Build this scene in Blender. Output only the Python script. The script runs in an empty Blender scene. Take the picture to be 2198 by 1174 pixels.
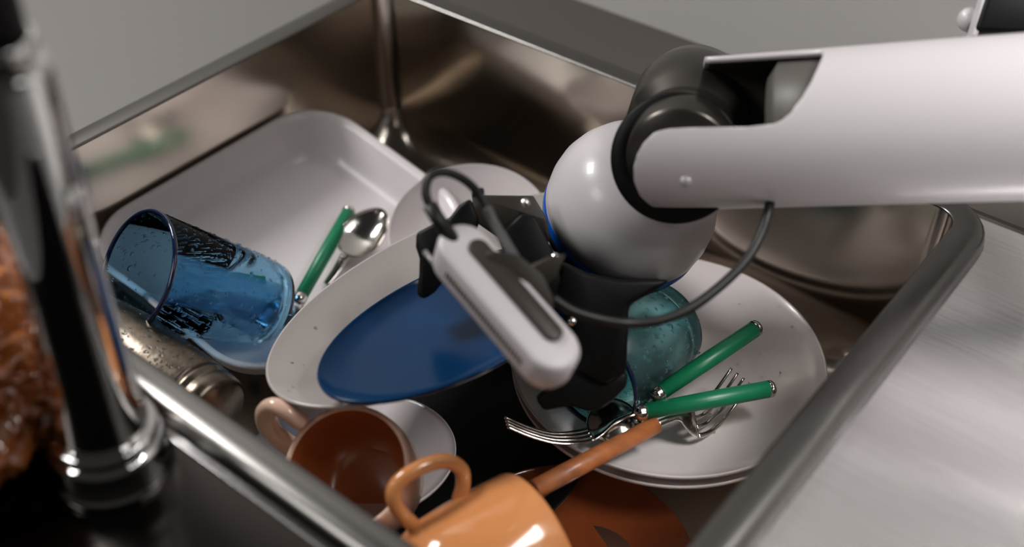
import bpy, bmesh, math, random
from mathutils import Vector, Matrix, noise
random.seed(7)
sc = bpy.context.scene
PI = math.pi
# ---------------------------------------------------------------- camera
FPX, CX, CY = 2500.0, 1099.0, 587.0
TH = math.radians(40.3)
CAM = Vector((0, 0, .44))
FW = Vector((0, math.cos(TH), -math.sin(TH)))
RT = Vector((1, 0, 0))
UP = RT.cross(FW)
cd = bpy.data.cameras.new('camera')
cam = bpy.data.objects.new('camera', cd)
sc.collection.objects.link(cam)
cam.location = CAM
cam.rotation_euler = (PI/2 - TH, 0, 0)
cd.sensor_width = 36
cd.lens = FPX/2198*36
cd.clip_start = .01
cd.dof.use_dof = True
cd.dof.focus_distance = .745
cd.dof.aperture_fstop = 2.7
sc.camera = cam
# ---------------------------------------------------------------- world, lights, exposure
w = bpy.data.worlds.new('world')
sc.world = w
w.use_nodes = True
w.node_tree.nodes['Background'].inputs[0].default_value = (.30, .285, .27, 1)
w.node_tree.nodes['Background'].inputs[1].default_value = .09
def area(name, loc, target, size, power, col=(1, .985, .97), sy=None):
    l = bpy.data.lights.new(name, 'AREA')
    l.energy = power
    l.color = col
    l.shape = 'RECTANGLE'
    l.size = size
    l.size_y = sy or size
    o = bpy.data.objects.new(name, l)
    sc.collection.objects.link(o)
    o.location = loc
    d = Vector(target) - Vector(loc)
    o.rotation_euler = d.to_track_quat('-Z', 'Y').to_euler()
    return o
area('ceiling_panel_light', (-1.0, 1.05, 1.15), (0, .55, 0), .42, 21, sy=.34)
area('window_fill_light', (-1.5, -.1, 1.35), (0, .55, 0), .6, 10, sy=.6)  # light from the window side, raised to fill the plate beneath the arm
area('front_fill_light', (1.0, -.2, 1.3), (.2, .5, 0), .5, 1.6, sy=.5)  # added fill from the front right, no actual lamp there
cl = area('worktop_fill_light', (.66, .34, .85), (.56, .34, 0), .4, 7.0, sy=.3)  # added light that brightens the right worktop, no cabinet above it
cl.data.spread = math.radians(75)
vs = sc.view_settings
vs.view_transform = 'Standard'
vs.look = 'None'
vs.exposure = -0.18
vs.gamma = 1
vs.use_curve_mapping = False

# ---------------------------------------------------------------- helpers
def ray(x, y):
    return FW + RT*((x-CX)/FPX) - UP*((y-CY)/FPX)
def atD(x, y, D):                      # pixel at a given depth
    return CAM + ray(x, y)*D
def atz(x, y, z):                      # pixel on a horizontal plane
    d = ray(x, y)
    return CAM + d*((z-CAM.z)/d.z)
def proj(p):
    v = Vector(p)-CAM
    d = v.dot(FW)
    return CX+FPX*v.dot(RT)/d, CY-FPX*v.dot(UP)/d, d
ANG = math.radians(-38.5)
SU = Vector((math.cos(ANG), math.sin(ANG), 0))
SV = Vector((-math.sin(ANG), math.cos(ANG), 0))
SC = Vector((-.0389, .5756, 0))
def sk(u, v, z=0):
    return SC + SU*u + SV*v + Vector((0, 0, z))
def frame(c, n, x=None):
    n = Vector(n).normalized()
    x = Vector(x) if x is not None else Vector((1, 0, 0))
    x = (x - n*x.dot(n)).normalized()
    y = n.cross(x)
    return Matrix(((x.x, y.x, n.x, c[0]), (x.y, y.y, n.y, c[1]), (x.z, y.z, n.z, c[2]), (0, 0, 0, 1)))
def pose(px, py, semi, r, ratio, mdir):
    """circle seen as an ellipse: centre, half long axis in pixels, radius, short/long, image direction (x right, y down) its normal leans to"""
    D = FPX*r/semi
    c = atD(px, py, D)
    v = -(ray(px, py).normalized())
    m = (RT*mdir[0] - UP*mdir[1])
    m = (m - v*m.dot(v)).normalized()
    return c, v*ratio + m*math.sqrt(1-ratio*ratio)
def tri(v):
    return Vector(v)
def link(name, me, m, parent=None, smooth=True, mat2=None):
    o = bpy.data.objects.new(name, me)
    sc.collection.objects.link(o)
    if m: me.materials.append(m)
    if mat2: me.materials.append(mat2)
    if smooth:
        for p in me.polygons: p.use_smooth = True
    if parent:
        o.parent = parent
        o.matrix_parent_inverse = parent.matrix_world.inverted()
    return o
def from_bm(bm, name='m'):
    me = bpy.data.meshes.new(name)
    bmesh.ops.recalc_face_normals(bm, faces=bm.faces)
    bm.to_mesh(me)
    bm.free()
    return me
def thing(name, label, cat, mw=None, group=None):
    o = bpy.data.objects.new(name, None)
    sc.collection.objects.link(o)
    o.empty_display_size = .02
    if mw is not None: o.matrix_world = mw
    o['label'] = label
    o['category'] = cat
    if group: o['group'] = group
    return o
def obj(name, bm, m, parent, local=True, smooth=True, angle=None, label=None):
    """local: geometry is in the parent's frame; otherwise in world coordinates"""
    me = from_bm(bm, name)
    if parent is not None and not local:
        me.transform(parent.matrix_world.inverted())
    o = bpy.data.objects.new(name, me)
    sc.collection.objects.link(o)
    if m: me.materials.append(m)
    for p in me.polygons: p.use_smooth = smooth
    if angle is not None:
        me.shade_flat() if not smooth else None
        try: me.set_sharp_from_angle(angle=math.radians(angle))
        except Exception: pass
    if parent is not None:
        o.parent = parent
    if label: o['label'] = label
    return o
def loft(bm, rings, close_v=False, cap0=False, cap1=False):
    vr = [[bm.verts.new(p) for p in r] for r in rings]
    n = len(vr[0])
    prs = list(zip(vr, vr[1:])) + ([(vr[-1], vr[0])] if close_v else [])
    for a, b in prs:
        for i in range(n):
            j = (i+1) % n
            try: bm.faces.new((a[i], a[j], b[j], b[i]))
            except ValueError: pass
    if cap0: bm.faces.new(vr[0][::-1])
    if cap1: bm.faces.new(vr[-1])
    return vr
def lathe(profile, n=64, sx=1, sy=1, bm=None, close=False, M=None, caps=True):
    bm = bm or bmesh.new()
    rings = []
    for r, z in profile:
        ring = []
        for i in range(n):
            a = 2*PI*i/n
            p = Vector((r*math.cos(a)*sx, r*math.sin(a)*sy, z))
            ring.append(M @ p if M else p)
        rings.append(ring)
    loft(bm, rings, close_v=close, cap0=caps and not close and profile[0][0] > 1e-6, cap1=caps and not close and profile[-1][0] > 1e-6)
    bmesh.ops.remove_doubles(bm, verts=bm.verts, dist=1e-6)
    return bm
def catmull(pts, k=8):
    P = [Vector(p) for p in pts]
    P = [P[0]*2-P[1]] + P + [P[-1]*2-P[-2]]
    out = []
    for i in range(1, len(P)-2):
        for j in range(k):
            t = j/k
            a, b, c, d = P[i-1], P[i], P[i+1], P[i+2]
            out.append(.5*((2*b)+(c-a)*t+(2*a-5*b+4*c-d)*t*t+(3*b-a-3*c+d)*t**3))
    out.append(P[-2])
    return out
def tube(path, rad, n=12, bm=None, flat=1.0, upv=None, closed=False):
    """rad: number or function of t in 0..1; flat scales the second axis"""
    bm = bm or bmesh.new()
    path = [Vector(p) for p in path]
    N = len(path)
    rings = []
    nrm = Vector(upv) if upv is not None else Vector((0, 0, 1))
    for i, p in enumerate(path):
        if closed:
            t = (path[(i+1) % N]-path[i-1]).normalized()
        else:
            t = (path[min(i+1, N-1)]-path[max(i-1, 0)]).normalized()
        b = t.cross(nrm)
        if b.length < 1e-4: b = t.cross(Vector((1, .1, 0)))
        b.normalize()
        m = b.cross(t).normalized()
        if upv is None: nrm = m
        r = rad(i/(N-1)) if callable(rad) else rad
        rings.append([p + b*(r*math.cos(2*PI*k/n)) + m*(r*flat*math.sin(2*PI*k/n)) for k in range(n)])
    loft(bm, rings, close_v=closed, cap0=not closed, cap1=not closed)
    return bm
def box(bm, c, s, M=None):
    r = bmesh.ops.create_cube(bm, size=1)
    for v in r['verts']:
        v.co = Vector((v.co.x*s[0]+c[0], v.co.y*s[1]+c[1], v.co.z*s[2]+c[2]))
        if M: v.co = M @ v.co
    return bm
def bevel_all(bm, w, seg=2, ang=30):
    es = [e for e in bm.edges if len(e.link_faces) == 2 and e.calc_face_angle(0) > math.radians(ang)]
    bmesh.ops.bevel(bm, geom=es, offset=w, segments=seg, affect='EDGES', profile=.5, clamp_overlap=True)
    return bm
def rrect(hx, hy, r, z, n=8, cx=0, cy=0):
    out = []
    for k, (sx, sy) in enumerate(((1, 1), (-1, 1), (-1, -1), (1, -1))):
        for i in range(n+1):
            a = PI/2*k + PI/2*i/n
            out.append(Vector((cx+sx*(hx-r)+r*math.cos(a), cy+sy*(hy-r)+r*math.sin(a), z)))
    return out
def prism(pts, D, th, M=None, bev=.001):
    """pixel outline at depth D, extruded straight away from the camera by a real thickness"""
    bm = bmesh.new()
    a = [atD(x, y, D if not callable(D) else D(x, y)) for x, y in pts]
    loft(bm, [a, [p+FW*th for p in a]], cap0=True, cap1=True)
    bmesh.ops.recalc_face_normals(bm, faces=bm.faces)
    if bev: bevel_all(bm, bev, 2, 25)
    return bm
def drops(spots, bm=None):
    """water beads: flattened half balls on a surface"""
    bm = bm or bmesh.new()
    for p, n, r in spots:
        M = frame(p, n, (random.random()+.1, random.random(), random.random()))
        el = random.uniform(1, 1.5)
        top = bm.verts.new(M @ Vector((0, 0, r*.55)))
        k = 7
        r1 = [bm.verts.new(M @ Vector((r*.7*math.cos(2*PI*i/k), r*.7*el*math.sin(2*PI*i/k), r*.42))) for i in range(k)]
        r2 = [bm.verts.new(M @ Vector((r*math.cos(2*PI*i/k), r*el*math.sin(2*PI*i/k), -r*.05))) for i in range(k)]
        for i in range(k):
            j = (i+1) % k
            bm.faces.new((top, r1[i], r1[j]))
            bm.faces.new((r1[i], r2[i], r2[j], r1[j]))
    return bm

def L(r, g, b):
    def c(v):
        v /= 255
        return v/12.92 if v <= .04045 else ((v+.055)/1.055)**2.4
    return (c(r), c(g), c(b), 1)
def mat(name, col, rough=.5, metal=0, trans=0, ior=1.45, coat=0, bump=0, bscale=60, stretch=None, var=0, spec=.5, colour2=None, rvar=0, emis=None):
    m = bpy.data.materials.new(name)
    m.use_nodes = True
    nt = m.node_tree
    b = nt.nodes['Principled BSDF']
    b.inputs['Base Color'].default_value = col
    b.inputs['Roughness'].default_value = rough
    b.inputs['Metallic'].default_value = metal
    b.inputs['Transmission Weight'].default_value = trans
    b.inputs['IOR'].default_value = ior
    b.inputs['Coat Weight'].default_value = coat
    b.inputs['Coat Roughness'].default_value = .08
    b.inputs['Specular IOR Level'].default_value = spec
    if emis:
        b.inputs['Emission Color'].default_value = emis[0]
        b.inputs['Emission Strength'].default_value = emis[1]
    if bump or var or rvar:
        tc = nt.nodes.new('ShaderNodeTexCoord')
        mp = nt.nodes.new('ShaderNodeMapping')
        nt.links.new(tc.outputs['Object'], mp.inputs[0])
        if stretch:
            mp.inputs['Scale'].default_value = stretch
        nz = nt.nodes.new('ShaderNodeTexNoise')
        nz.inputs['Scale'].default_value = bscale
        nz.inputs['Detail'].default_value = 5
        nt.links.new(mp.outputs[0], nz.inputs[0])
        if bump:
            bp = nt.nodes.new('ShaderNodeBump')
            bp.inputs['Strength'].default_value = bump
            bp.inputs['Distance'].default_value = .001
            nt.links.new(nz.outputs[0], bp.inputs['Height'])
            nt.links.new(bp.outputs[0], b.inputs['Normal'])
        if var:
            mx = nt.nodes.new('ShaderNodeMix')
            mx.data_type = 'RGBA'
            mx.inputs['A'].default_value = col
            mx.inputs['B'].default_value = colour2 or tuple(c*(1-var) for c in col[:3])+(1,)
            cr = nt.nodes.new('ShaderNodeMapRange')
            cr.inputs[1].default_value = .35
            cr.inputs[2].default_value = .65
            nt.links.new(nz.outputs[0], cr.inputs[0])
            nt.links.new(cr.outputs[0], mx.inputs['Factor'])
            nt.links.new(mx.outputs['Result'], b.inputs['Base Color'])
        if rvar:
            mr = nt.nodes.new('ShaderNodeMapRange')
            mr.inputs[1].default_value = .3
            mr.inputs[2].default_value = .7
            mr.inputs[3].default_value = rough
            mr.inputs[4].default_value = rough+rvar
            nt.links.new(nz.outputs[0], mr.inputs[0])
            nt.links.new(mr.outputs[0], b.inputs['Roughness'])
    return m
M_ = {}
M_['basin'] = mat('basin_steel', (.60, .54, .47, 1), .11, 1, bump=.16, bscale=5, rvar=.12)
M_['rim'] = mat('rim_steel', (.17, .163, .155, 1), .26, 1)
M_['top'] = mat('brushed_worktop_steel', (.93, .91, .91, 1), .17, .93, bump=.05, bscale=14, stretch=(1.2, 30, 1), var=.10)
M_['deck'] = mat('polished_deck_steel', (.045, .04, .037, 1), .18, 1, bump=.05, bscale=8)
M_['wall'] = mat('grey_wall_paint', L(196, 193, 190), .8, bump=.1, bscale=300)
M_['chrome'] = mat('chrome', (.82, .81, .80, 1), .05, 1)
M_['steel'] = mat('cutlery_steel', (.62, .59, .56, 1), .13, 1, bump=.1, bscale=300)
M_['flask'] = mat('wet_flask_steel', (.20, .165, .13, 1), .30, 1, bump=.3, bscale=120, var=.3)
M_['white'] = mat('white_porcelain', L(208, 200, 200), .22, coat=.3)
M_['cream'] = mat('off_white_porcelain', L(180, 172, 168), .25, coat=.3)
M_['tray'] = mat('white_enamel', L(212, 205, 206), .28, coat=.2)
M_['blue'] = mat('blue_glaze', L(4, 50, 88), .2, coat=0, spec=.3, var=.2, bscale=18, colour2=L(6, 44, 80))
M_['green'] = mat('green_plastic', L(18, 118, 80), .35, var=.1, bscale=200)
M_['mugout'] = mat('peach_glaze', L(220, 184, 164), .2, coat=.5)
M_['mugin'] = mat('orange_brown_glaze', L(156, 88, 46), .25, coat=.1)
M_['orange'] = mat('orange_glaze', L(196, 130, 80), .14, coat=.5)
M_['brown'] = mat('rust_brown_glaze', L(112, 54, 26), .12, coat=.5, var=.3, bscale=20)
M_['glass'] = mat('blue_glass', L(132, 184, 216), .02, trans=1, ior=1.2)
M_['glassd'] = mat('dark_blue_rim_glass', L(14, 30, 60), .05, coat=.5)
M_['glassg'] = mat('aqua_glass', L(160, 222, 226), .2, trans=1, ior=1.2)
M_['water'] = mat('water_bead', (.9, .95, 1, 1), .02, trans=1, ior=1.33)
M_['arm'] = mat('white_robot_shell', L(200, 194, 196), .33, coat=.15)
M_['black'] = mat('black_plastic', (.004, .004, .004, 1), .45, spec=.18)
M_['dark'] = mat('dark_grey_metal', L(84, 80, 75), .45, .1)
M_['joint'] = mat('dark_joint_metal', L(84, 80, 76), .28, .85)
M_['led'] = mat('blue_ring_plastic', L(14, 84, 170), .3)
M_['bracket'] = mat('brown_grey_bracket', L(52, 46, 40), .45, .2)
M_['camera'] = mat('camera_aluminium', L(200, 194, 196), .35, 0)
M_['camgrey'] = mat('camera_face_grey', L(150, 146, 146), .35, .3)
M_['cable'] = mat('black_cable', L(18, 17, 16), .45)
M_['cableg'] = mat('grey_cable_sleeve', L(84, 84, 84), .4)
M_['wood'] = mat('wooden_handle', L(176, 104, 58), .5, var=.45, bscale=110, stretch=(.35, 1.2, 1), coat=.15)
M_['greysheet'] = mat('grey_side_sheet', L(122, 119, 117), .5, .2, bump=.1, bscale=80)
M_['backsheet'] = mat('dimmed_back_strip', L(96, 91, 86), .4, .5, bump=.1, bscale=60)  # darker than the side sheet: dim reflection along the back put into colour
M_['bag'] = mat('orange_film', L(200, 120, 60), .16, coat=.4, var=.5, bscale=12, colour2=L(118, 60, 28))

# ---------------------------------------------------------------- setting
def struct(name, bm, m, smooth=False):
    o = obj(name, bm, m, None, smooth=smooth)
    o['kind'] = 'structure'
    return o
SM = frame(SC, (0, 0, 1), SU)
bm = bmesh.new(); box(bm, (.3, .346, .60), (3.2, .10, 1.24), SM); struct('wall_back', bm, M_['wall'])
bm = bmesh.new(); box(bm, (-.2, .2, -.9), (5, 5, .02), SM); struct('floor', bm, mat('grey_floor', L(90, 88, 86), .6, bump=.1, bscale=40))

for uu, zz, ww_, hh in ((.175, .288, .09, .055), (.305, .255, .12, .10)):
    o = thing('wall_socket', 'black wall socket plate, %s of two above the right worktop' % ('smaller' if ww_ < .095 else 'larger'), 'socket', frame(sk(uu, .2955, zz), -SV, SU))
    bm = bmesh.new(); box(bm, (0, 0, .004), (ww_, hh, .008)); bevel_all(bm, .002); obj('face_plate', bm, M_['black'], o, smooth=False)
    bm = bmesh.new(); box(bm, (0, 0, .009), (ww_*.5, hh*.5, .003)); bevel_all(bm, .0005); obj('insert', bm, M_['dark'], o, smooth=False)
# worktop with the sink opening
HX, HY = .2465, .198
CXu = .002
ct = thing('worktop', 'pale brushed steel worktop around the sink with long streaks', 'worktop', SM)
bm = bmesh.new()
ZT = -.012
rings = [rrect(HX+.02, HY+.02, .03, ZT-.03), rrect(HX+.02, HY+.02, .03, ZT)]
loft(bm, rings)
# the ring out to a big rectangle
inner = rrect(HX+.02, HY+.02, .03, ZT)
outer = []
X0, X1, Y0, Y1 = -1.3, 1.3, -.62, .2955
for p in inner:
    outer.append(p.copy())
cor = {0: (X1, Y1), 1: (X0, Y1), 2: (X0, Y0), 3: (X1, Y0)}
n1 = 9
out = []
for k in range(4):
    for i in range(n1): out.append(Vector((cor[k][0], cor[k][1], ZT)))
va = [bm.verts.new(p) for p in inner]
vo = [bm.verts.new((cor[k][0], cor[k][1], ZT)) for k in range(4)]
for k in range(4):
    for i in range(n1-1):
        bm.faces.new((va[k*n1+i], va[k*n1+i+1], vo[k]))
    a, b = va[k*n1+n1-1], va[((k+1) % 4)*n1]
    bm.faces.new((a, b, vo[(k+1) % 4], vo[k]))
vd = [bm.verts.new((cor[k][0], cor[k][1], ZT-.04)) for k in range(4)]
for k in range(4):
    bm.faces.new((vo[k], vo[(k+1) % 4], vd[(k+1) % 4], vd[k]))
bmesh.ops.remove_doubles(bm, verts=bm.verts, dist=1e-5)
obj('top_sheet', bm, M_['top'], ct, smooth=False)

bm = bmesh.new(); box(bm, (-.787, -.16, ZT+.001), (1.026, .91, .003)); obj('side_sheet', bm, M_['greysheet'], ct, smooth=False, label='plain grey sheet left of the sink')
bm = bmesh.new(); box(bm, (.012, .2585, ZT+.001), (.572, .073, .003)); obj('back_strip', bm, M_['backsheet'], ct, smooth=False, label='worktop strip between sink and wall, dim reflection put into its darker colour')
# sink
sink = thing('kitchen_sink', 'rectangular stainless steel sink basin full of dishes with raised rolled rim', 'sink', SM)
bm = bmesh.new()
R0 = .016
prof = [(0, -.0015, R0), (-.0008, -.05, R0), (-.003, -.108, R0), (-.004, -.113, R0), (-.008, -.127, .024), (-.016, -.139, .032), (-.028, -.1475, .042), (-.042, -.150, .05), (-.12, -.152, .03)]
loft(bm, [rrect(HX+o, HY+o, r, z, 8, CXu) for o, z, r in prof], cap1=True)
obj('basin', bm, M_['basin'], sink)
bm = bmesh.new()
rim = [(0, -.0015), (.0006, -.0003), (.002, .0002), (.014, .0002), (.0175, -.0012), (.0205, -.005), (.022, -.0125), (.019, -.0125), (.016, -.006), (.003, -.004), (.0005, -.004)]
loft(bm, [rrect(HX+o, HY+o, R0+max(o, 0)*1.0, z, 8, CXu) for o, z in rim], close_v=True)
obj('rim', bm, M_['rim'], sink)
# polished tap ledge beside the sink
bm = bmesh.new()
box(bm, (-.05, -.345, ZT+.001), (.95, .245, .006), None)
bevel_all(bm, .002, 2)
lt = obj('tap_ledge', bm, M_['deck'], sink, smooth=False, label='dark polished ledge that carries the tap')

# ---------------------------------------------------------------- tap
base = atz(245, 1000, ZT+.004)
tipv = atD(30, 80, .375) - base
ax = Vector((tipv.x*0.0+.012, .0, 1)).normalized()
tM = frame(base, (.035, 0, 1), (1, 0, 0))
tap = thing('kitchen_tap', 'tall chrome tap standing at left in front of the sink', 'tap', tM)
obj('base_flange', lathe([(0, 0), (.0285, 0), (.030, .002), (.0285, .0045), (.0275, .006), (.0275, .020), (.0262, .0235), (0, .0235)], 64), M_['chrome'], tap)
obj('collar', lathe([(0, .0235), (.0245, .0235), (.0258, .025), (.0258, .029), (.0240, .031), (0, .031)], 64), M_['chrome'], tap)
obj('body', lathe([(0, .031), (.0222, .031), (.0220, .036), (.0200, .055), (.0186, .12), (.0178, .225), (.0170, .229), (0, .229)], 64), M_['chrome'], tap)
obj('neck', lathe([(0, .229), (.0125, .229), (.0125, .30), (0, .30)], 48), M_['black'], tap, label='black upper neck')
obj('neck_ring', lathe([(.0125, .232), (.0150, .233), (.0150, .239), (.0125, .240)], 48, close=True), M_['chrome'], tap)
bm = tube(catmull([Vector((.004, .008, .255)), Vector((.012, .012, .262)), Vector((.020, .016, .275))], 6), .004, 12)
obj('lever', bm, M_['chrome'], tap)

# ---------------------------------------------------------------- crumpled orange thing left of the tap
bc = atz(-10, 800, ZT+.03)
bm = bmesh.new()
bmesh.ops.create_icosphere(bm, subdivisions=6, radius=1)
for v_ in bm.verts:
    d = v_.co.normalized()
    k = 1 + .30*noise.noise(d*1.7) + .22*abs(noise.noise(d*3.5+Vector((3, 1, 2)))) - .30*abs(noise.noise(d*5.0)) - .10*abs(noise.noise(d*11))
    v_.co = Vector((d.x*.075*k, d.y*.072*k, max(-.04, d.z*.050*k)))
bg = obj('crumpled_plastic_bag', bm, M_['bag'], None)
bg.location = (bc.x-.022, bc.y-.012, ZT+.045)
bg['label'] = 'crumpled glossy orange plastic bag behind the chrome tap'
bg['category'] = 'bag'

# ---------------------------------------------------------------- white tray
tn = (Vector((0, 0, 1)) + SU*.23).normalized()
tc = sk(-.152, -.006, -.081)
trM = frame(tc, tn, SU)
tray = thing('rectangular_dish', 'large white rectangular dish leaning along the back left sink wall', 'baking dish', trM)
bm = bmesh.new()
TX, TY = .090, .116
p = [(0, 0, .044), (.0012, .0012, .045), (-.0008, .002, .044), (-.0035, .0012, .042), (-.006, -.002, .041), (-.014, -.018, .036), (-.019, -.027, .034), (-.026, -.0305, .030), (-.034, -.0315, .026), (-.07, -.032, .012)]
q = [(-.07, -.036, .012), (-.030, -.036, .028), (-.016, -.031, .034), (-.008, -.018, .038), (-.002, -.003, .043)]
loft(bm, [rrect(TX+o, TY+o, max(r, .008), z, 10) for o, z, r in p[::-1]+q[::-1]], cap0=True, cap1=True)
obj('dish_body', bm, M_['tray'], tray)

# ---------------------------------------------------------------- plates and bowls
def dish(name, label, cat, c, n, x, R, h, m, sy=1.0, foot=.55, t=.003, flare=.5, group=None, flat=.6, part='plate_body'):
    o = thing(name, label, cat, frame(c, n, x), group)
    pr = []
    K = 14
    for i in range(K+1):               # inner surface from the middle outwards
        s = i/K
        if s <= flat: z = -h+t
        else:
            k = (s-flat)/(1-flat)
            z = -h+t+(h-t)*(k**(1+flare))
        pr.append((R*s, z))
    pr[-1] = (R*.992, -.0008)
    pr += [(R, 0), (R*1.006, -.001), (R*1.003, -.0028)]
    for i in range(K-1, -1, -1):
        s = i/K
        if s < foot: break
        if s <= flat: z = -h
        else:
            k = (s-flat)/(1-flat)
            z = -h+h*(k**(1+flare))-t*.5
        pr.append((R*s, min(z, -.003)))
    pr += [(R*foot, -h-.001), (R*foot-.001, -h-.003), (R*foot-.003, -h-.003), (R*foot-.004, -h), (0, -h)]
    obj(part, lathe(pr, 96, 1, sy), m, o)
    return o
# black pan on the basin floor
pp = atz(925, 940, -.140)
disc = dish('black_disc', 'matt black pan on the basin floor beneath the blue dish', 'disc', (pp.x+.008, pp.y+.006, -.140), (0, 0, 1), SU, .096, .011, M_['black'], flat=.85, flare=.1, foot=.6, part='disc_body')  # shallow black disc added to make this part of the floor black
# right hand plate pair
rc = Vector((.1040, .5590, -.105))
plate_top = dish('dinner_plate', 'large round white plate at right holding forks and a glass', 'plate', rc, (0, 0, 1), SU, .1045, .020, M_['white'], flat=.52, flare=.5)
dish('dinner_plate', 'white plate nested directly under the big round plate', 'plate', rc+Vector((0, -.001, -.009)), (0, 0, 1), SU, .1035, .020, M_['white'], flat=.52, flare=.5)
# left platter and the blue dish in it
pn = Vector((-.13, .162, .978)).normalized()
a1 = math.radians(46)
pc = Vector((-.0330, .5630, -.047))
platter = dish('oval_platter', 'deep off white oval platter under the blue dish', 'platter', pc, pn, (math.cos(a1), math.sin(a1), 0), .141, .040, M_['cream'], sy=.575, flat=.48, flare=.15, foot=.45)
a2 = math.radians(42.5)
bcn = Vector((-.0326, .5294, -.043))
bcn = CAM + (bcn-CAM)*.972
dish('oval_dish', 'shiny deep blue oval dish lying in the off white platter', 'dish', bcn, pn, (math.cos(a2), math.sin(a2), 0), .0955, .010, M_['blue'], sy=.585, flat=.80, flare=.6, t=.0025, foot=.5)
# bowl at the back
c, n = pose(1008, 487, 174, .060, .80, (-.15, -1))
dish('round_bowl', 'white round bowl at the back, partly hidden by the gripper', 'bowl', c, n, (1, 0, 0), .060, .035, M_['white'], flat=.35, flare=.3, foot=.4, part='bowl_body')
# brown bowl at the front
c, n = pose(1226, 1196, 268, .0745, .78, (.1, -1))
dish('shallow_bowl', 'glossy rust brown bowl at the bottom right of the basin', 'bowl', c, n, (1, 0, 0), .0745, .014, M_['brown'], flat=.5, flare=.3, foot=.4, part='bowl_body')
# saucer
c, n = pose(752, 972, 226, .067, .60, (-.12, -1))
dish('saucer', 'white saucer under the peach mug', 'saucer', c, n, (1, 0, 0), .067, .009, M_['white'], flat=.5, flare=.5, part='saucer_body')

def bead(parent, R, z0, n, sy=1.0, r0=.35, r1=.95, zz=None):
    sp = []
    for i in range(n):
        a = random.uniform(0, 2*PI); s = random.uniform(r0, r1)
        z = zz(s)
        dz = (zz(s+.01)-zz(s-.01))/(.02*R)
        sp.append((Vector((R*s*math.cos(a), R*s*math.sin(a)*sy, z)), Vector((-dz*math.cos(a), -dz*math.sin(a), 1)), random.uniform(.0004, .0011)))
    d = obj('water_drops', drops(sp), M_['water'], parent)
    d['kind'] = 'stuff'
def surf(h, t, flat, flare):
    return lambda s: -h+t+((h-t)*((s-flat)/(1-flat))**(1+flare) if s > flat else 0)
bead(platter, .141, 0, 130, sy=.575, zz=surf(.040, .003, .48, .15))
bead(plate_top, .1045, 0, 70, zz=surf(.020, .003, .52, .5))
# ---------------------------------------------------------------- mugs
def mug(name, label, c, axis, x, R, H, mo, mi, hpts, hr, flat=1.3):
    """axis points from mouth to base"""
    M = frame(c, -axis, x)
    o = thing(name, label, 'mug', M)
    t = .0032
    prof = [(R-t, -.001), (R-t*.6, .0006), (R-.0006, .0003), (R, -.002), (R+.0005, -H*.2), (R*1.0, -H*.5), (R*.96, -H*.75), (R*.86, -H*.92), (R*.72, -H), (R*.66, -H-.002), (R*.62, -H-.002), (R*.58, -H), (0, -H)]
    bmx = lathe(prof, 72, caps=False)
    obj('mug_body', bmx, mo, o)
    ins = [(R-t, -.001), (R-t, -H*.4), (R*.93-t, -H*.7), (R*.82-t, -H*.86), (R*.60-t, -H*.93), (0, -H*.94)]
    obj('inner_glaze', lathe(ins, 72, caps=False), mi, o, label='orange brown inside')
    Mi = M.inverted()
    pts = catmull([Mi @ p for p in hpts], 8)
    obj('handle', tube(pts, hr, 14, flat=flat, upv=(M.inverted().to_3x3() @ (atD(0, 0, 0)-Vector((0, 0, 0)))).normalized() if False else None), mo, o)
    return o
# peach mug
D1 = FPX*.037/140
c = atD(742, 1004, D1)
v = ray(745, 1004).normalized()
m = (RT*.75-UP*.55); m = (m-v*m.dot(v)).normalized()
axis = v*.93+m*.37
hp = [atD(650, 908, D1+.010), atD(615, 884, D1+.006), atD(588, 872, D1+.008), atD(572, 888, D1+.016), atD(580, 920, D1+.026), atD(604, 944, D1+.034), atD(640, 968, D1+.036)]
mug('coffee_mug', 'peach mug lying open side up on the white saucer, brown inside', c, axis, RT, .037, .055, M_['mugout'], M_['mugin'], hp, .0052)
# orange mug, lying with its base up
Dm = .60
R2 = .0425
cb = atD(1150, 1160, .665)          # far end
cm = atD(895, 1302, .630)
ax2 = (cb-cm).normalized()
# body runs from near end to the far end; mouth is the far end
hp = [atD(905, 1140, .645), atD(880, 1120, .634), atD(850, 1085, .626), atD(846, 1048, .624), atD(878, 1016, .626), atD(925, 994, .632), atD(962, 990, .638), atD(990, 1008, .644), atD(994, 1040, .648), atD(985, 1072, .652)]
mug('coffee_mug', 'bright orange mug lying on its side at the front of the basin', cb, (cm-cb).normalized(), RT, R2, (cb-cm).length, M_['orange'], M_['orange'], hp, .0043, 1.0)

# ---------------------------------------------------------------- tumblers
def tumbler(name, label, c, axis, R, Rb, Lg, m, nd, ribs=0, rimm=None, dropr=(.0005, .0013)):
    M = frame(c, -axis, RT)
    o = thing(name, label, 'glass', M)
    t = .0022
    pr = [(0, -Lg+.007), (Rb-t-.004, -Lg+.008), (Rb-t, -Lg+.013), (R-t, -.001), (R-t*.5, .0004), (R, -.001), (Rb+.0005, -Lg+.008), (Rb-.001, -Lg+.002), (Rb-.004, -Lg), (0, -Lg)]
    obj('glass_wall', lathe(pr, 96), m, o)
    obj('mouth_rim', lathe([(R-t*.9, -.0012), (R-t*.5, .0008), (R+.0003, -.0005), (R+.0002, -.0022), (R-t*.9, -.0022)], 96, close=True), rimm or M_['glassd'], o, label='dark blue mouth edge')
    sp = []
    for i in range(nd):
        a = random.uniform(0, 2*PI); s = random.uniform(.02, .97)
        r = R+(Rb-R)*s
        sp.append((Vector((math.cos(a)*r, math.sin(a)*r, -s*Lg)), Vector((math.cos(a), math.sin(a), .1)), random.uniform(*dropr)*(1 if random.random() < .9 else 1.5)))
    d = obj('water_drops', drops(sp), M_['water'], o)
    d['kind'] = 'stuff'
    return o
c, n = pose(292, 580, 136, .040, .52, (-.97, -.24))
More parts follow.
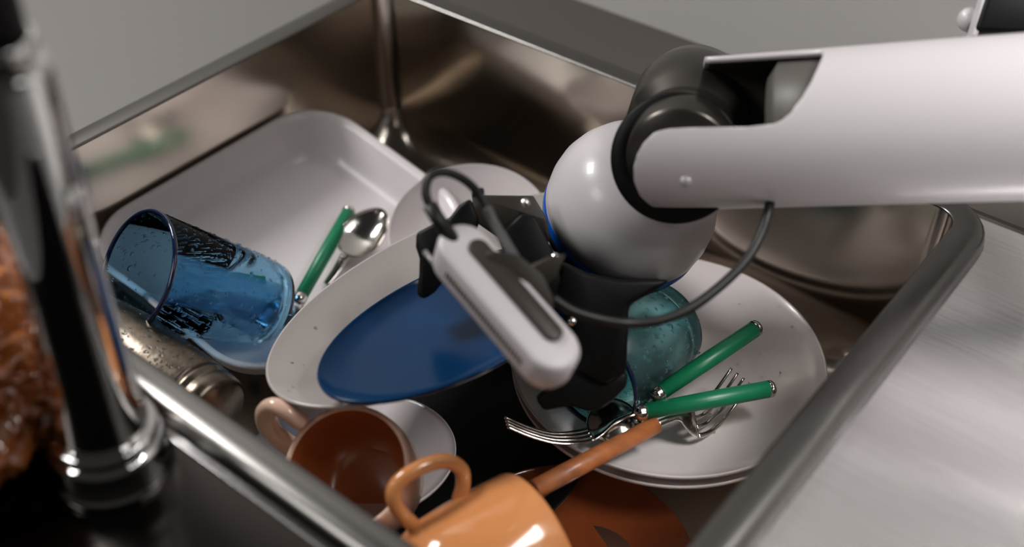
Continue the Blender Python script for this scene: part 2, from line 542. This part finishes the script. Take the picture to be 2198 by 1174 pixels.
tumbler('drinking_glass', 'blue tumbler lying in the white rectangular dish, mouth to the left', c, -n, .040, .0295, .108, M_['glass'], 520)
mA = atz(1262, 808, -.080)
bA = atz(1408, 706, -.086)
tumbler('drinking_glass', 'wet aqua tumbler lying on the big round plate beside the green handles', mA, (bA-mA).normalized(), .038, .031, (bA-mA).length+.012, M_['glassg'], 520, dropr=(.0006, .0014))

# ---------------------------------------------------------------- steel flask
fa = sk(-.165, -.168, -.064); fb = sk(-.050, -.166, -.071)
print('FLASK', proj(fa), proj(fb))
fM = frame(fb, fa-fb, (0, 0, 1))
fl = thing('steel_flask', 'stainless steel flask beaded with water, lying along the front sink wall', 'flask', fM)
Lf = (fb-fa).length
obj('flask_body', lathe([(0, .012), (.0255, .012), (.0262, .014), (.0262, Lf*.7), (.022, Lf), (0, Lf)], 64), M_['flask'], fl)
obj('flask_cap', lathe([(0, -.008), (.021, -.008), (.0245, -.005), (.0252, .002), (.0245, .004), (.0245, .006), (.0258, .008), (.0258, .012), (0, .012)], 64), M_['flask'], fl)
sp = []
for i in range(900):
    a = random.uniform(0, 2*PI); s = random.uniform(.02, .98)*Lf
    r = .0262 if s < Lf*.7 else .0262-(s-Lf*.7)/(Lf*.3)*.0042
    if s < .013: continue
    sp.append((Vector((math.cos(a)*r, math.sin(a)*r, s)), Vector((math.cos(a), math.sin(a), 0)), random.uniform(.0004, .0013)))
d = obj('water_drops', drops(sp), M_['water'], fl)
d['kind'] = 'stuff'

# ---------------------------------------------------------------- cutlery
def handle(o, p0, p1, r, m, cap0=True, ferr=True):
    if m is M_['wood']: cap0 = ferr = False
    """p0 butt end, p1 ferrule end, world points"""
    d = (p1-p0).normalized()
    Lh = (p1-p0).length
    Mh = o.matrix_world.inverted() @ frame(p0, d, (0, 0, 1))
    obj('grip', lathe([(0, 0), (r*.85, 0), (r, .001), (r*1.02, Lh*.4), (r*.92, Lh), (0, Lh)], 24, 1, 1.0, M=Mh), m, o)
    if cap0: obj('end_cap', lathe([(0, -.0035), (r*.75, -.0035), (r*1.0, -.002), (r*1.03, .0006), (0, .0006)], 24, M=Mh), M_['steel'], o)
    if ferr: obj('ferrule', lathe([(0, Lh-.0005), (r*.98, Lh-.0005), (r*1.0, Lh+.001), (r*.96, Lh+.002), (r*1.0, Lh+.003), (r*.96, Lh+.004), (r*.8, Lh+.006), (r*.4, Lh+.007), (0, Lh+.007)], 24, M=Mh), M_['steel'], o)
def strip(path, wf, th, nrm, bm, off=0.0):
    """flat metal strip along a world path; off shifts it sideways"""
    path = [Vector(p) for p in path]
    N = len(path); rings = []
    for i, p in enumerate(path):
        t = (path[min(i+1, N-1)]-path[max(i-1, 0)]).normalized()
        b = t.cross(nrm).normalized(); u_ = b.cross(t).normalized()
        s = i/(N-1)
        wd = wf(s)/2
        o_ = off(s) if callable(off) else off
        cc = p+b*o_
        h_ = th/2
        rings.append([cc-b*wd-u_*h_*.3, cc-b*wd*.7-u_*h_, cc+b*wd*.7-u_*h_, cc+b*wd-u_*h_*.3, cc+b*wd+u_*h_*.3, cc+b*wd*.7+u_*h_, cc-b*wd*.7+u_*h_, cc-b*wd+u_*h_*.3])
    loft(bm, rings, cap0=True, cap1=True)
def fork(label, butt, ferr, path, nrm, hm, r, W=.022, split=.48, name='table_fork', hk=True):
    o = thing(name, label, 'fork', frame(ferr, (0, 0, 1)))
    handle(o, butt, ferr, r, hm)
    P_ = catmull(path, 10)
    N = len(P_); k = int(N*split)
    bm = bmesh.new()
    strip(P_[:k+1], lambda s: .0045+(W-.0045)*max(0, (s-.45)/.55)**1.3 if s > .45 else .0045, .0018, nrm, bm)
    obj('neck', bm, M_['steel'], o, local=False)
    for j in range(4):
        bm = bmesh.new()
        f0 = (j-1.5)/1.5*(W/2-.0019)
        strip(P_[k:], lambda s: .0036-.0018*s, .0015, nrm, bm, off=lambda s, f0=f0: f0*(1-.06*s))
        obj('tine', bm, M_['steel'], o, local=False)
    return o
up = Vector((0, 0, 1))
# green fork over the left edge of the big plate
zf = -.088
fork('green handled fork, upper of the two steel heads crossing the big plate edge', atz(1650, 835, -.092), atz(1382, 884, -.086),
     [atz(1372, 886, -.086), atz(1345, 893, -.086), atz(1318, 905, -.089), atz(1285, 925, -.094), atz(1240, 938, -.096), atz(1190, 940, -.094), atz(1140, 928, -.089), atz(1086, 906, -.082)], (UP*1.0-FW*.22).normalized(), M_['green'], .0055)
# green spoon
def spoon(label, butt, ferr, path, tip, nrm, hm, r, ww, depth=.006, grip=True):
    o = thing('spoon', label, 'spoon', frame(ferr, (0, 0, 1)))
    if grip: handle(o, butt, ferr, r, hm)
    bm = bmesh.new()
    P_ = catmull(path, 8)
    strip(P_, lambda s: .005+.003*s, .002, nrm, bm)
    obj('neck', bm, M_['steel'], o, local=False)
    a = P_[-1]; b = Vector(tip); cc = (a+b)/2
    la = (b-a).length/2+.001
    Mb = frame(cc, nrm, b-a)
    bm = bmesh.new()
    prof = [(0, -depth)]
    for i in range(1, 9): prof.append((i/8, -depth*(1-(i/8)**2)))
    prof += [(1.0, .0010)]
    for i in range(8, -1, -1): prof.append((i/8*.97, -depth*(1-(i/8)**2)-.0012))
    lathe(prof, 40, 1, 1, bm=bm)
    for v_ in bm.verts:
        x_, y_ = v_.co.x, v_.co.y
        v_.co = Mb @ Vector((x_*la, y_*ww*(1-.18*x_), v_.co.z))
    obj('spoon_bowl', bm, M_['steel'], o, local=False)
    return o
spoon('green handled spoon resting on the big plate, handle raised highest', atz(1620, 706, -.076), atz(1416, 843, -.083),
      [atz(1408, 848, -.083), atz(1385, 865, -.087), atz(1362, 878, -.093)], atz(1268, 934, -.101), (up-FW*.1).normalized(), M_['green'], .0055, .0175, depth=-.006)
# wooden handled fork
fork('wooden handled fork with its steel head upturned on the big plate', atz(1145, 1052, -.088), atz(1408, 912, -.093),
     [atz(1414, 909, -.093), atz(1436, 900, -.094), atz(1462, 893, -.097), atz(1490, 906, -.106), atz(1515, 898, -.112), atz(1548, 866, -.110), atz(1590, 806, -.098)], (up+RT*.35-UP*.5).normalized(), M_['wood'], .0058, W=.021, split=.52)
# utensils in the tray
def plain_handle(): pass
o = thing('table_knife', 'green handled knife standing in the white rectangular dish', 'knife', frame(atz(640, 650, -.108), (0, 0, 1)))
handle(o, atz(748, 456, -.098), atz(646, 636, -.108), .0052, M_['green'])
bm = bmesh.new()
strip(catmull([atz(644, 640, -.108), atz(628, 668, -.111), atz(600, 715, -.118)], 6), lambda s: .005+.012*min(1, s*2), .0018, (up-FW*.6).normalized(), bm)
obj('blade', bm, M_['steel'], o, local=False)
spoon('bare steel spoon beside the green handled knife in the dish', atz(700, 600, -.115), atz(715, 590, -.115),
      [atz(700, 610, -.116), atz(722, 580, -.112), atz(742, 548, -.108)], atz(820, 448, -.088), (up*.8-FW*.6).normalized(), M_['green'], .005, .0165, grip=False, depth=.006)

# ---------------------------------------------------------------- robot arm
rob = thing('robot_arm', 'white robot arm reaching over the sink with a black gripper', 'robot arm', frame(atD(1450, 300, .66), (0, 0, 1)))
A0 = atD(1600, 283, .665); A1 = atD(2198, 252, .62)
ad = (A1-A0).normalized()
vw = (ray(1900, 270)).normalized()
e1 = (-vw + ad*vw.dot(ad)).normalized()
e2 = ad.cross(e1)
if e2.dot(UP) < 0: e2 = -e2
def arm_rad(s):
    return .0437 + .0008*max(0, s)/.15
def s_for(x, phi, k=1.0):
    lo, hi = -.12, .4
    for _ in range(30):
        md = (lo+hi)/2
        p_ = A0+ad*md+(e1*math.cos(phi)+e2*math.sin(phi))*arm_rad(md)*k
        if proj(p_)[0] < x: lo = md
        else: hi = md
    return (lo+hi)/2
keys = [(-180, 1560), (-135, 1530), (-110, 1490), (-92, 1452), (-84, 1436), (-74, 1415), (-62, 1394), (-48, 1373), (-34, 1361), (-22, 1360), (-12, 1368), (-5, 1382), (1, 1408), (4, 1455), (6.5, 1640), (8, 1672), (13, 1700), (22, 1722), (34, 1742), (48, 1757), (62, 1767), (70, 1767), (74, 1758), (77, 1560), (80, 1515), (110, 1510), (150, 1535), (180, 1560)]
def xend(d):
    for (a, xa), (b, xb) in zip(keys, keys[1:]):
        if a <= d <= b:
            return xa+(xb-xa)*(d-a)/(b-a)
def arm_shell(k, extra=0, step=1.5):
    bm = bmesh.new()
    nphi = int(360/step)
    T = [-.115+.002*i for i in range(90)]+[.07+.02*i for i in range(18)]
    cols = []
    for j in range(nphi):
        d = -180+step*j
        ph = math.radians(d)
        s0 = s_for(xend(d)+extra, ph, k)
        col = []
        for t in T:
            s = max(t, s0)
            g = math.exp(-((d-4)/9)**2)
            x_ = (s+.06)/.075
            dd = d + g*(3.5*math.cos(x_*PI*.9) if 0 < x_ < 1.2 else 0)
            q_ = math.radians(dd)
            col.append(bm.verts.new(A0+ad*s+(e1*math.cos(q_)+e2*math.sin(q_))*arm_rad(s)*k))
        cols.append(col)
    for j in range(nphi):
        a, b = cols[j], cols[(j+1) % nphi]
        for i in range(len(T)-1):
            bm.faces.new((a[i], a[i+1], b[i+1], b[i]))
    bmesh.ops.remove_doubles(bm, verts=bm.verts, dist=1e-6)
    return bm
sh = obj('forearm_shell', arm_shell(1.0), M_['arm'], rob, local=False)
md = sh.modifiers.new('thickness', 'SOLIDIFY'); md.thickness = .0035; md.offset = -1
ln = obj('forearm_liner', arm_shell(.90, 10, 3), M_['dark'], rob, local=False, label='dark inner lining')
# bulkhead inside the fork
Mb_ = frame(A0+ad*.016, ad, UP)
obj('fork_bulkhead', lathe([(0, -.004), (.030, -.002), (.0385, .004), (.0385, .06), (0, .06)], 48, M=rob.matrix_world.inverted() @ Mb_), M_['dark'], rob)
# barrel joint: axis runs away from the camera
jf = atD(1456, 352, .650); jb = atD(1492, 200, .745)
ja = (jb-jf).normalized()
Mj = rob.matrix_world.inverted() @ frame(jf, ja, (0, 0, 1))
Lj = (jb-jf).length
obj('joint_barrel', lathe([(0, .006), (.0290, .006), (.0305, .008), (.0320, Lj*.30), (.0310, Lj*.33), (.0310, Lj*.37), (.0365, Lj*.41), (.0372, Lj*.8), (.033, Lj*.98), (.022, Lj*1.04), (0, Lj*1.05)], 64, M=Mj), M_['joint'], rob)
obj('joint_ring', lathe([(.020, .0), (.0362, -.002), (.0376, .0), (.0378, .014), (.036, .018), (.020, .018)], 64, close=True, M=rob.matrix_world.inverted() @ frame(atD(1452, 340, .664), ray(1452, 340).normalized()*.85+ja*.15, (0, 0, 1))), M_['black'], rob)
obj('screw', lathe([(0, -.0008), (.0028, -.0008), (.0032, 0), (.0028, .0008), (0, .001)], 20, M=frame(atD(1472, 390, .6215), -ray(1472, 390), RT)), M_['camgrey'], rob, local=False)
# wrist
c, n = pose(1342, 462, 180, .054, .74, (.52, -.85))
KW = .054/.0475
def sw(pr): return [(a*KW, b*KW) for a, b in pr]
Mw = rob.matrix_world.inverted() @ frame(c, n, RT)
wr = obj('wrist_shell', lathe(sw([(0, 0), (.0465, 0), (.0475, .001), (.0480, .010), (.0470, .019), (.0440, .028), (.0390, .037), (.033, .043), (.026, .047), (.012, .050), (0, .050)]), 96, M=Mw), M_['arm'], rob)
obj('status_ring', lathe(sw([(0, -.007), (.0462, -.007), (.0472, -.006), (.0474, -.001), (.046, 0), (0, 0)]), 80, M=Mw), M_['led'], rob, label='blue ring under the wrist')
obj('tool_flange', lathe(sw([(0, -.016), (.040, -.016), (.0452, -.013), (.0456, -.0072), (0, -.007)]), 80, M=Mw), M_['joint'], rob, label='dark grey flange')
obj('gripper_mount', lathe(sw([(0, -.058), (.026, -.058), (.030, -.052), (.033, -.030), (.037, -.016), (0, -.016)]), 64, M=Mw), M_['black'], rob)
# gripper
DG = .655
obj('gripper_body', prism([(1205, 560), (1260, 585), (1330, 600), (1442, 600), (1412, 622), (1350, 655), (1350, 700), (1345, 800), (1300, 830), (1240, 800), (1232, 700), (1190, 640)], .672, .07, bev=.003), M_['black'], rob, local=False)
obj('gripper_palm', prism([(1068, 505), (1118, 458), (1150, 462), (1188, 540), (1205, 600), (1190, 650), (1120, 640), (1090, 570)], .668, .09, bev=.002), M_['black'], rob, local=False)
obj('gripper_finger', prism([(1150, 858), (1205, 812), (1238, 790), (1300, 800), (1348, 800), (1345, 830), (1318, 858), (1288, 880), (1262, 884), (1225, 872), (1168, 882)], .676, .018, bev=.002), M_['black'], rob, local=False)
obj('gripper_finger', prism([(893, 500), (930, 480), (962, 470), (985, 440), (1010, 425), (1028, 470), (1010, 540), (970, 560), (952, 600), (930, 628), (908, 643), (893, 632), (899, 590), (900, 555), (892, 530)], .678, .018, bev=.002), M_['black'], rob, local=False)
obj('bracket_plate', prism([(1012, 418), (1145, 420), (1175, 470), (1180, 520), (1150, 470), (1118, 458), (1068, 508), (1020, 475)], .70, .02, bev=.001), M_['bracket'], rob, local=False)
obj('bracket_plate', prism([(1040, 545), (1060, 538), (1110, 545), (1165, 590), (1188, 640), (1185, 712), (1165, 722), (1100, 650)], .592, .012, bev=.001), M_['bracket'], rob, local=False)
obj('bracket_arm', prism([(1128, 575), (1180, 550), (1215, 545), (1195, 590), (1165, 620), (1140, 605)], .600, .085, bev=.001), M_['bracket'], rob, local=False)
obj('cable_clip', prism([(1012, 405), (1038, 402), (1040, 414), (1030, 425), (1012, 422)], .66, .006, bev=.001), M_['black'], rob, local=False)
for px, py in ((1127, 436), (1192, 553), (1228, 690)):
    bmx = lathe([(0, -.002), (.0022, -.002), (.0026, 0), (.0022, .0016), (0, .002)], 16, M=frame(atD(px, py, .645 if px < 1200 else .66), -ray(px, py), RT))
    obj('screw', bmx, M_['chrome'], rob, local=False)
# ---- depth camera bar
ca = atD(992, 548, .605); cb_ = atD(1178, 762, .580)
ldir = (cb_-ca).normalized()
face = (UP*.30+RT*.42-FW*.86); face = (face-ldir*face.dot(ldir)).normalized()
cm_ = (ca+cb_)/2
cM = frame(cm_, face, ldir)
sens = thing('depth_camera', 'white rounded camera bar clamped beside the black gripper', 'camera', cM)
half = (cb_-ca).length/2
def pill(hl, r, z, n=14):
    out = []
    for i in range(n+1):
        a = -PI/2+PI*i/n
        out.append(Vector((hl+r*math.cos(a), r*math.sin(a), z)))
    for i in range(n+1):
        a = PI/2+PI*i/n
        out.append(Vector((-hl+r*math.cos(a), r*math.sin(a), z)))
    return out
bm = bmesh.new()
rr = .0142
loft(bm, [pill(half, rr-.003, .0095), pill(half, rr-.001, .009), pill(half, rr, .007), pill(half, rr, -.008), pill(half, rr-.001, -.0108), pill(half, rr-.003, -.0115)], cap0=True, cap1=True)
obj('camera_shell', bm, M_['camera'], sens, angle=60)
bm = bmesh.new()
loft(bm, [pill(half-.006, .0055, .0092), pill(half-.006, .0055, .0112), pill(half-.0062, .005, .0116)], cap0=True, cap1=True)
for v_ in bm.verts: v_.co.y += .004
obj('back_panel', bm, M_['bracket'], sens, label='dark inset panel')
for k in range(26):
    bm = bmesh.new()
    box(bm, (-half*.85+k*half*1.7/25, -rr-.00005, -.001), (.0009, .0006, .0045))
    if k == 0:
        slot = obj('vent_slot', bm, M_['bracket'], sens, smooth=False); sm_ = slot.data
    else:
        bm.free()
        s2 = slot.copy(); sc.collection.objects.link(s2); s2.parent = sens
        s2.location = (k*half*1.7/25, 0, 0)
# cable plug on top end
obj('cable_plug', tube([atD(922, 440, .600), atD(940, 470, .600), atD(975, 520, .600)], .0042, 14, flat=.7), M_['cable'], sens, local=False)
obj('plug_screw', tube([atD(912, 540, .612), atD(945, 582, .606)], .0014, 8), M_['camgrey'], sens, local=False)
# cables (fixed to the arm)
cab = thing('camera_cable', 'thin black cable looping above the camera bar back to the gripper', 'cable', frame(atD(950, 370, .62), (0, 0, 1)))
obj('cable_run', tube(catmull([atD(928, 452, .600), atD(914, 415, .600), atD(922, 380, .602), atD(952, 369, .605), atD(995, 385, .61), atD(1030, 420, .615), atD(1062, 482, .612), atD(1100, 545, .606), atD(1128, 590, .604), atD(1160, 640, .62)], 8), .0024, 12), M_['cable'], cab, local=False)
obj('cable_sleeve', tube(catmull([atD(1045, 446, .6125), atD(1062, 482, .612), atD(1100, 545, .606), atD(1118, 575, .6045)], 8), .0028, 12), M_['cableg'], cab, local=False, label='grey sleeve section')
cab2 = thing('power_cable', 'thick black cable sagging from the gripper across the aqua glass to the arm', 'cable', frame(atD(1400, 690, .62), (0, 0, 1)))
obj('cable_run', tube(catmull([atD(1185, 640, .61), atD(1230, 668, .612), atD(1290, 686, .615), atD(1350, 694, .62), atD(1415, 688, .622), atD(1480, 662, .625), atD(1545, 615, .63), atD(1600, 560, .635), atD(1632, 505, .64), atD(1650, 450, .645), atD(1655, 410, .66)], 8), .0028, 14), M_['cable'], cab2, local=False)
# upper joint of the arm, top right corner
bm = prism([(2094, 66), (2135, -60), (2500, -60), (2500, 40), (2300, 60), (2190, 70)], .67, .018, bev=.003)
obj('elbow_cover', bm, M_['black'], rob, local=False, label='black elbow cover')
bm = prism([(2087, 78), (2128, -60), (2145, -60), (2100, 78)], .672, .012, bev=.002)
obj('elbow_edge', bm, M_['arm'], rob, local=False)
bmx = lathe([(0, -.006), (.006, -.006), (.0075, 0), (.006, .006), (0, .007)], 24, M=frame(atD(2082, 42, .69), -ray(2082, 42), RT))
obj('elbow_button', bmx, M_['arm'], rob, local=False)
